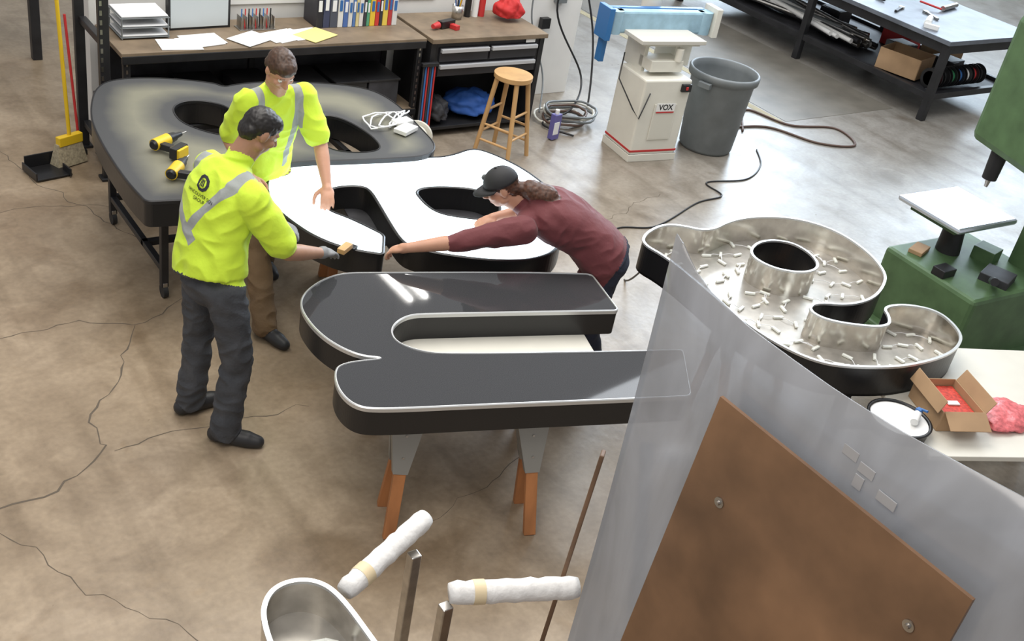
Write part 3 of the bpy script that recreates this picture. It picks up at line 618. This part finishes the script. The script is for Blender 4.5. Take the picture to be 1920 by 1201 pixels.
def human(name,J,mats,hand_cfg,head_cfg,scale=1.0,sleeve=.8,shirt_r=1.0,voxel=.006,hem=-.06):
    J={k:V3(v) for k,v in J.items()}; prims=[]  # (type,label,...)
    BV=[];BF=[]
    def addmesh(V,F):
        o=len(BV); BV.extend([tuple(v) for v in V]); BF.extend([[o+i for i in f] for f in F])
    def cap(a,b,ra,rb,lab,bias=0):
        a=Vector(a);b=Vector(b); n=18; d=b-a; ln=d.length; d=d/ln if ln>1e-6 else Vector((0,0,1)); x=d.orthogonal().normalized(); y=d.cross(x); V=[];rings=[]
        for k in range(1,5): q=math.pi/2*(1-k/4); rings.append((a-d*ra*math.sin(q),ra*math.cos(q)))
        for k in range(0,4): q=math.pi/2*k/4; rings.append((b+d*rb*math.sin(q),rb*math.cos(q)))
        V=[a-d*ra]
        for c,r in rings:
            for i in range(n): t=2*math.pi*i/n; V.append(c+(x*math.cos(t)+y*math.sin(t))*r)
        V.append(b+d*rb); F=[]
        for i in range(n): F.append([0,1+(i+1)%n,1+i])
        for r in range(len(rings)-1):
            for i in range(n): F.append([1+r*n+i,1+r*n+(i+1)%n,1+(r+1)*n+(i+1)%n,1+(r+1)*n+i])
        l=1+(len(rings)-1)*n; e=len(V)-1
        for i in range(n): F.append([l+i,l+(i+1)%n,e])
        addmesh(V,F); prims.append(('c',lab,np.array(a),np.array(b),ra,rb,bias))
    def ell(c,R,r,lab,bias=0):
        c=Vector(c); bm=bmesh.new(); bmesh.ops.create_uvsphere(bm,u_segments=24,v_segments=16,radius=1)
        for v in bm.verts: v.co=c+R@Vector((v.co.x*r[0],v.co.y*r[1],v.co.z*r[2]))
        bm.verts.index_update(); addmesh([v.co[:] for v in bm.verts],[[v.index for v in f.verts] for f in bm.faces]); bm.free()
        prims.append(('e',lab,np.array(c),np.array(R),np.array(r),0,bias))
    S=scale
    # torso frames
    up=(J['neck']-J['pelvis']).normalized(); Rs=(J['shR']-J['shL']).normalized(); Rh=(J['hipR']-J['hipL']).normalized()
    Ft=up.cross(Rs).normalized()
    # torso loft from shirt hem to neck
    rings=[(hem,.176,.136),(.05,.174,.136),(.16,.168,.130),(.32,.160,.122),(.52,.172,.126),(.70,.182,.124),(.84,.172,.108),(.93,.13,.088),(1.0,.075,.07)]
    V=[];F=[];n=28
    def spine(t):
        a=J['pelvis'];c=J['neck']; m_=(a+c)/2-Ft*(.03); 
        if 'chest' in J: m_=J['chest']
        return a*(1-t)**2+m_*2*t*(1-t)+c*t*t if t>=0 else a+(m_-a)*2*t
    rc=[]
    for (t,lr,dr) in rings:
        c=spine(t); tg=(spine(min(t+.05,1))-spine(t-.05)).normalized(); R_=(Rh.lerp(Rs,min(1,max(0,t)))); R_=(R_-tg*R_.dot(tg)).normalized(); Fv=tg.cross(R_)
        rc.append((c,R_,Fv,lr*S*shirt_r,dr*S*shirt_r))
        for i in range(n):
            q=2*math.pi*i/n; ca,sa=math.cos(q),math.sin(q); e=.85; V.append(c+R_*lr*S*shirt_r*math.copysign(abs(ca)**e,ca)+Fv*dr*S*shirt_r*math.copysign(abs(sa)**e,sa))
    for r in range(len(rings)-1):
        for i in range(n): F.append([r*n+i,r*n+(i+1)%n,(r+1)*n+(i+1)%n,(r+1)*n+i])
    F.append(list(range(n))[::-1]); F.append([(len(rings)-1)*n+i for i in range(n)]); addmesh(V,F)
    for (c,R_,Fv,lr,dr),(c2,_,_,lr2,dr2) in zip(rc,rc[1:]):
        for o in (-.45,0,.45): prims.append(('c','shirt',np.array(c+R_*lr*o),np.array(c2+R_*lr2*o),dr*.98,dr2*.98,.0))
    # shoulders, arms
    for sd in 'RL':
        sh,el,wr=J['sh'+sd],J['el'+sd],J['wr'+sd]; sg=1 if sd=='R' else -1
        cap(J['neck']+Rs*sg*.05*S-up*.035*S,sh,.062*S,.066*S,'shirt')
        cap(sh,sh.lerp(el,min(sleeve,1)) ,.072*S*shirt_r,.070*S*shirt_r if sleeve<=1 else .058*S,'shirt',.004)
        if sleeve>1: 
            cap(el,el.lerp(wr,sleeve-1),.058*S,.050*S,'shirt',.004)
        cap(sh,el,.048*S,.041*S,'skin'); cap(el,el.lerp(wr,.35),.043*S,.043*S,'skin'); cap(el.lerp(wr,.35),wr,.043*S,.028*S,'skin')
    cap(J['neck']-up*.03,J['head']-Vector((0,0,0.03)),.058*S,.055*S,'skin',-.002)
    # pelvis and legs
    ell(J['pelvis']-up*.03*S,basis(Rh,up.cross(Rh).normalized(),up),(.165*S,.118*S,.12*S),'pants')
    for sd in 'RL':
        hp,kn,an,to=J['hip'+sd],J['kn'+sd],J['an'+sd],J['to'+sd]; fd=(to-an); fd.z=0; fd.normalize(); sdv=Vector((fd.y,-fd.x,0))
        cap(hp,kn,.098*S,.078*S,'pants'); cap(kn,kn.lerp(an,.4),.078*S,.078*S,'pants'); cap(kn.lerp(an,.4),an+Vector((0,0,-.01)),.077*S,.074*S,'pants',.003)
        base=Vector((an.x,an.y,0)); heel=base-fd*.05; ball=base+fd*.12; toe=base+fd*.175
        cap(heel+Vector((0,0,.045)),ball+Vector((0,0,.040)),.044,.046,'shoe',.002); cap(ball+Vector((0,0,.038)),toe+Vector((0,0,.034)),.046,.036,'shoe'); cap(base+Vector((0,0,.06)),base+Vector((0,0,.11))+fd*.01,.047,.046,'shoe')
    # hands
    for sd in 'RL':
        cfg=hand_cfg[sd]; wr=J['wr'+sd]; d=V3(cfg['dir']).normalized(); nm=V3(cfg['palm']); nm=(nm-d*nm.dot(d)).normalized()  # nm = palm direction
        lat=d.cross(nm).normalized(); ths=cfg['thumb']; lab=cfg.get('lab','skin'); curl=cfg['curl']; g_=1.15 if lab=='glove' else 1.
        pc=wr+d*.055; ell(pc,basis(lat,nm,d),(.043*g_,.019*g_,.055),lab,.002)
        cap(wr,wr+d*.03,.028*g_,.03*g_,lab)
        for k,(o,L0) in enumerate(((-.031,.058),(-.010,.072),(.011,.078),(.031,.070))): # little .. index, thumb side positive
            base=wr+d*.088+lat*ths*o; dd=(d+lat*ths*o*3.0).normalized(); p=base; a0=0
            for j,fr in enumerate((.45,.31,.24)):
                a0+=curl*(.8+.12*k if j==0 else 1.0); q=dd*math.cos(a0)+nm*math.sin(a0); p2=p+q*L0*fr*1.05; cap(p,p2,(.0098-.0008*j)*g_,(.0092-.0009*j)*g_,lab,.002); p=p2
        tb=wr+d*.03+lat*ths*.030+nm*.006; t1=tb+(d*.55+lat*ths*.8+nm*.25).normalized()*.042; t2=t1+(d*.85+lat*ths*.35+nm*.4*curl*2).normalized()*.034; t3=t2+(d*.9+nm*.8*curl*2).normalized()*.026
        cap(tb,t1,.015*g_,.012*g_,lab); cap(t1,t2,.012*g_,.0105*g_,lab); cap(t2,t3,.0105*g_,.009*g_,lab)
    # head
    f=V3(head_cfg['fwd']).normalized(); u=V3(head_cfg['up']); u=(u-f*u.dot(f)).normalized(); r_=f.cross(u).normalized(); C=J['head']; HB_=basis(r_,f,u)
    H=lambda a,b_,c: C+r_*a*.01+f*b_*.01+u*c*.01
    ell(H(0,-1.2,2.2),HB_,(.074,.092,.088),'skin'); ell(H(0,1.8,-3.2),HB_,(.060,.070,.080),'skin'); ell(H(0,4.6,-8.3),HB_,(.030,.026,.024),'skin'); ell(H(0,6.6,2.6),HB_,(.052,.018,.014),'skin')
    cap(H(0,8.4,1.3),H(0,10.4,-2.2),.008,.0135,'skin'); ell(H(0,9.4,-2.8),HB_,(.018,.012,.009),'skin')
    for sg in (-1,1):
        ell(H(sg*7.4,-.6,-.6),HB_,(.011,.02,.032),'skin'); ell(H(sg*3.6,6.2,-2.2),HB_,(.024,.02,.02),'skin'); cap(H(sg*1.8,8.15,2.9),H(sg*4.6,7.3,3.0),.0035,.003,'hair',.001); ell(H(sg*5.0,1.0,-6.2),HB_,(.018,.03,.022),'skin')
    cap(H(-1.9,7.9,-5.4),H(1.9,7.9,-5.4),.0055,.0055,'lip',.001); cap(H(-1.5,8.0,-6.2),H(1.5,8.0,-6.2),.005,.005,'lip',.001)
    cap(C-u*.04-f*.02,J['neck']-up*.02,.056,.062,'skin')
    for (a,b_,c,ra,rb,rcn) in head_cfg['hair']: ell(H(a,b_,c),HB_,(ra/100,rb/100,rcn/100),'hair',.001)
    for P in head_cfg.get('tail',[]): cap(V3(P[0]),V3(P[1]),P[2]/100,P[3]/100,'hair')
    # -------- union
    me=bpy.data.meshes.new(name); me.from_pydata(BV,[],BF); ob=bpy.data.objects.new(name,me); scn.collection.objects.link(ob)
    bm=bmesh.new(); bm.from_mesh(me); bmesh.ops.recalc_face_normals(bm,faces=bm.faces); bm.to_mesh(me); bm.free()
    md=ob.modifiers.new('r','REMESH'); md.mode='VOXEL'; md.voxel_size=voxel; md.use_smooth_shade=True
    dg=bpy.context.evaluated_depsgraph_get(); nm_=bpy.data.meshes.new_from_object(ob.evaluated_get(dg)); ob.modifiers.clear(); ob.data=nm_; me=nm_
    nv=len(me.vertices); co=np.zeros(nv*3); me.vertices.foreach_get('co',co); co=co.reshape(-1,3)
    labs=['skin','shirt','pants','shoe','hair','lip','glove']
    def classify(P):
        best=np.full(len(P),1e9); lb=np.zeros(len(P),int)
        for p in prims:
            if p[0]=='c':
                a,b_,ra,rb=p[2],p[3],p[4],p[5]; d=b_-a; t=np.clip(((P-a)@d)/max(d@d,1e-9),0,1); D=np.linalg.norm(P-a-t[:,None]*d,axis=1)-(ra+t*(rb-ra))
            else:
                q=(P-p[2])@p[3]/p[4]; k=np.linalg.norm(q,axis=1); D=(k-1)*np.linalg.norm((P-p[2]),axis=1)/np.maximum(k,1e-6)
            D=D-p[6]; mk=D<best; best[mk]=D[mk]; lb[mk]=labs.index(p[1])
        # hem: everything on the torso below the hem plane is trousers, above is shirt
        hp=np.array(rc[0][0])-np.array(up)*.012; hh=(P-hp)@np.array(up)
        lb=np.where((lb==1)&(hh<0)&(hh>-.2),2,lb); lb=np.where((lb==2)&(hh>=0),1,lb)
        return lb
    vl=classify(co); ne=len(me.edges); ed=np.zeros(ne*2,int); me.edges.foreach_get('vertices',ed); ed=ed.reshape(-1,2)
    wt=np.array([.25,.6,.6,.4,.35,.1,.3])[vl]; deg=np.bincount(ed.ravel(),minlength=nv)[:,None]
    for it in range(10):
        s=np.zeros_like(co); np.add.at(s,ed[:,0],co[ed[:,1]]); np.add.at(s,ed[:,1],co[ed[:,0]]); s/=np.maximum(deg,1)
        k=wt.copy(); 
        if it>3: k=np.where((vl==1)|(vl==2),k,0)
        co+= (s-co)*k[:,None]
    me.vertices.foreach_set('co',co.ravel()); me.update()
    nf=len(me.polygons); fc=np.zeros(nf*3); me.polygons.foreach_get('center',fc); fl_=classify(fc.reshape(-1,3))
    nr=np.zeros(nv*3); me.vertices.foreach_get('normal',nr); nr=nr.reshape(-1,3)
    disp=np.zeros(nv); seed=Vector((len(name)*3.1,J['head'].x*7,0))
    for i in np.nonzero((vl==1)|(vl==2)|(vl==4))[0]:
        p=Vector(co[i])
        if vl[i]==4: disp[i]=.0035*noise.noise(p*70)
        else:
            q=Vector((p.x*8,p.y*8,p.z*(12 if vl[i]==2 else 10)))+seed+Vector((noise.noise(p*5),noise.noise(p*5+Vector((9,0,0))),0))*1.2; disp[i]=.010*(1-2*abs(noise.noise(q)))-.003+.008*noise.noise(p*4+seed)
    co+=nr*disp[:,None]
    co[:,2]=np.maximum(co[:,2],.001); me.vertices.foreach_set('co',co.ravel()); me.update()
    # torso coords attribute
    O=np.array(J['neck']); A=np.stack([np.array(Rs),np.array(up),np.array(Ft)],1); tcv=((co-O)@A).astype(np.float32)
    at=me.attributes.new('tc','FLOAT_VECTOR','POINT'); at.data.foreach_set('vector',tcv.ravel())
    me.materials.clear()
    for l in labs: me.materials.append(mats[l])
    me.polygons.foreach_set('material_index',fl_.astype(np.int32)); me.polygons.foreach_set('use_smooth',np.ones(nf,bool)); me.update()
    # eyes (and extras) as parts of the figure
    ex=Obj('face_details')
    for sg in (-1,1):
        ex.sph(H(sg*3.15,6.7,.6),.0125,EYEW,16,10); ex.sph(H(sg*3.15,7.55,.35),.0052,EYED,12,8)
    eo=ex.finish(); eo.parent=ob
    return ob,J,dict(C=C,r=r_,f=f,u=u,Rs=Rs,up=up,Ft=Ft,H=H)
LIME=(.58,.78,.04)
SH1=shirt_mat('hi_vis_back',LIME,[(-.15,.02,-.17,-.20,.05,-1),(-.19,-.19,.12,-.40,.05,-1),(.18,-.10,.05,-.36,.05,-1),(.15,.02,.18,-.12,.05,-1),(-.15,0,-.15,-.5,.05,1),(.15,0,.15,-.5,.05,1)])
SH2=shirt_mat('hi_vis_front',LIME,[(-.12,.06,-.12,-.5,.05,0),(.12,.06,.12,-.5,.05,0)])
SH3=shirt_mat('maroon_shirt',(.14,.03,.035),[])
JEANS=mat('grey_jeans',(.05,.054,.062),.8,var=.35,scale=9,bump=.3,bscale=90); KHAKI=mat('brown_trousers',(.16,.10,.05),.8,var=.2,bump=.3); NAVY=mat('dark_jeans',(.02,.025,.045),.8,var=.2,bump=.3)
SHOE=mat('black_shoe',(.02,.02,.022),.5); HAIRB=mat('hair_black',(.012,.01,.009),.45,var=.4,scale=80,stretch=(1,1,.3)); HAIRR=mat('hair_brown',(.06,.03,.017),.5,var=.4,scale=80,stretch=(1,1,.3)); GLOVE=mat('work_glove',(.22,.22,.22),.7,var=.2,scale=30)
def ms(shirt,pants,hair,skin=SKIN): return dict(skin=skin,shirt=shirt,pants=pants,shoe=SHOE,hair=hair,lip=LIP,glove=GLOVE)
short=[(0,-2.0,3.4,7.9,9.2,8.6),(0,2.2,6.6,6.4,6.2,4.6),(0,-6,-1.5,6.8,4.8,6)]
ob1,J1,K1=human('worker',dict(pelvis=(178,446,93),neck=(194,460,145),chest=(181,454,121),head=(207,459,161),shR=(194,438,137),shL=(189,474,137),elR=(211,430,109),wrR=(237,445,96),elL=(206,483,112),wrL=(226,478,98),
 hipR=(182,435,90),hipL=(177,454,90),knR=(187,431,50),knL=(177,457,50),anR=(181,429,9),anL=(174,460,9),toR=(190,422,5),toL=(184,461,5)),ms(SH1,JEANS,HAIRB,SKIN2),
 dict(R=dict(dir=(22,13,-8),palm=(0,0,-1),thumb=1,curl=.35,lab='glove'),L=dict(dir=(20,-8,-6),palm=(0,0,-1),thumb=-1,curl=.4,lab='glove')),
 dict(fwd=(.8,-.05,-.55),up=(.5,0,.85),hair=short),shirt_r=1.14,hem=.02)
ob2,J2,K2=human('worker',dict(pelvis=(257,567,90),neck=(255,548,143),chest=(257,561,118),head=(252,536,160),shR=(238,546,138),shL=(273,550,138),elR=(233,560,111),wrR=(236,538,97),elL=(282,541,111),wrL=(278,521,93),
 hipR=(248,564,87),hipL=(267,568,87),knR=(244,540,47),knL=(268,575,47),anR=(240,513,9),anL=(272,590,9),toR=(243,503,5),toL=(272,580,5)),ms(SH2,KHAKI,HAIRR),
 dict(R=dict(dir=(5,-18,-6),palm=(0,0,-1),thumb=1,curl=.4),L=dict(dir=(-5,-13,-7),palm=(0,0,-1),thumb=-1,curl=.45)),
 dict(fwd=(.05,-.75,-.6),up=(0,-.5,.85),hair=short),shirt_r=1.05)
ob3,J3,K3=human('worker',dict(pelvis=(402,408,86),neck=(360,436,110),chest=(384,421,109),head=(345,443,121),shR=(368,450,106),shL=(348,420,105),elR=(385,463,90),wrR=(362,464,89),elL=(317,430,98),wrL=(288,442,92),
 hipR=(408,416,83),hipL=(398,400,83),knR=(402,420,45),knL=(394,402,45),anR=(412,418,9),anL=(404,398,9),toR=(400,424,5),toL=(392,402,5)),ms(SH3,NAVY,mat('hair_auburn',(.075,.03,.016),.5,var=.5,scale=60)),
 dict(R=dict(dir=(-12,2,-4),palm=(0,0,-1),thumb=1,curl=.4),L=dict(dir=(-10,11,-6),palm=(0,0,-1),thumb=-1,curl=.5)),
 dict(fwd=(-.75,.35,-.45),up=(-.4,.2,.85),hair=[(0,-2.0,3.0,7.9,9.2,8.2),(0,-6,-2.0,6.8,4.8,6)],tail=[((352,439,122),(359,433,122),3.5,5),((359,433,122),(366,427,120),6,6.8),((366,427,120),(372,420,113),6.5,4),((362,430,122),(369,422,117),5.5,4.5)]),sleeve=1.2,shirt_r=1.12)
# baseball cap
CAPM=mat('cap_black',(.02,.02,.022),.7); g=Obj('baseball_cap'); H=K3['H']; hb=basis(K3['r'],K3['f'],K3['u'])
bm=bmesh.new(); bmesh.ops.create_uvsphere(bm,u_segments=32,v_segments=20,radius=1)
bmesh.ops.delete(bm,geom=[v for v in bm.verts if v.co.z<-.02],context='VERTS')
for v in bm.verts: v.co=H(0,-1.2,3.0)+hb@Vector((v.co.x*.086,v.co.y*.102,v.co.z*.090))
g.bmadd(bm,CAPM,True); V=[];F=[];n=16
for i in range(n+1):
    a=math.pi*(.12+.76*i/n)
    for rr,dz in ((1.0,0),(1.35,-.3),(1.72,-1.1)):
        cu=-1.3*abs(math.cos(a))**2*rr
        V.append(H(8.2*math.cos(a)*min(rr,1.12),-1.2+10*math.sin(a)*rr,3.1+dz+cu*.4))
for i in range(n):
    for j in range(2): F.append([i*3+j,i*3+j+1,i*3+j+4,i*3+j+3])
g.add(V,F,CAPM,True); g.sph(H(0,-1.2,12.1),.007,CAPM); g.sph(H(4.5,6.6,7.2),(.018,.01,.018),GREYP); ob=g.finish(); so=ob.modifiers.new('s','SOLIDIFY'); so.thickness=.004; ob.parent=ob3
# printing on the back of the shirt, draped onto the cloth
INK=mat('print_ink',(.02,.02,.03),.7)
bvh=BVHTree.FromPolygons([v.co[:] for v in ob1.data.vertices],[list(p.vertices) for p in ob1.data.polygons])
def drape(g,s0,h0):
    R_,U_,F_=K1['Rs'],K1['up'],K1['Ft']; out=[]
    for v in g.V:
        p=J1['neck']+R_*(s0+v[0])+U_*(h0+v[1])-F_*.5; hit=bvh.ray_cast(p,F_)
        out.append(tuple((hit[0] if hit[0] else p+F_*.37)-F_*.003))
    g.V=out; ob=g.finish(); ob.parent=ob1
g=Obj('back_print')
for i in range(10):
    for j in range(3):
        a0=i*2*math.pi/10;a1=(i+1)*2*math.pi/10; r0=.026+.005*j; r1=r0+.005
        g.add([(r0*math.cos(a0),.03+r0*math.sin(a0),0),(r1*math.cos(a0),.03+r1*math.sin(a0),0),(r1*math.cos(a1),.03+r1*math.sin(a1),0),(r0*math.cos(a1),.03+r0*math.sin(a1),0)],[[0,1,2,3]],INK)
for k in range(3): g.add([(-.014+.010*k,.013,0),(-.008+.010*k,.013,0),(-.008+.010*k,.047,0),(-.014+.010*k,.047,0)],[[0,1,2,3]],INK)
g.text('VANCOUVER SIGN',.023,Matrix.Translation((0,-.030,0)),INK,0.0001); g.text('GROUP',.023,Matrix.Translation((0,-.054,0)),INK,0.0001)
drape(g,.015,-.14)
# hand tool held by the gloved worker
g=Obj('scraper'); g.box((2.59,4.59,.875),(.10,.045,.03),WOODL,.6); g.box((2.65,4.63,.85),(.05,.06,.02),BLACK,.6); g.finish()
# ------------------------------------------------------------------ lights
wd=bpy.data.worlds.new('world'); scn.world=wd; wd.use_nodes=True; bg=wd.node_tree.nodes['Background']; bg.inputs[0].default_value=(.97,.97,1,1); bg.inputs[1].default_value=.54
def alight(name,loc,tgt,sx,sy,p,col):
    l=bpy.data.lights.new(name,'AREA'); l.shape='RECTANGLE'; l.size=sx; l.size_y=sy; l.energy=p; l.color=col
    o=bpy.data.objects.new(name,l); scn.collection.objects.link(o); o.location=loc; o.rotation_euler=(Vector(tgt)-Vector(loc)).to_track_quat('-Z','Y').to_euler()
alight('overhead_light',(3.5,6,6.2),(3.3,5,0),5,4,330,(1,.96,.9)); alight('overhead_light',(0,2,6.2),(1.5,4,0),3,3,160,(1,.95,.88)); alight('overhead_light',(9,6,6.2),(8,6,0),5,4,320,(.9,.95,1)); alight('door_daylight',(14,13,5.5),(7.5,6,0),4,3,500,(.75,.87,1))
scn.view_settings.view_transform='Standard'; scn.view_settings.look='None'; scn.view_settings.exposure=.02
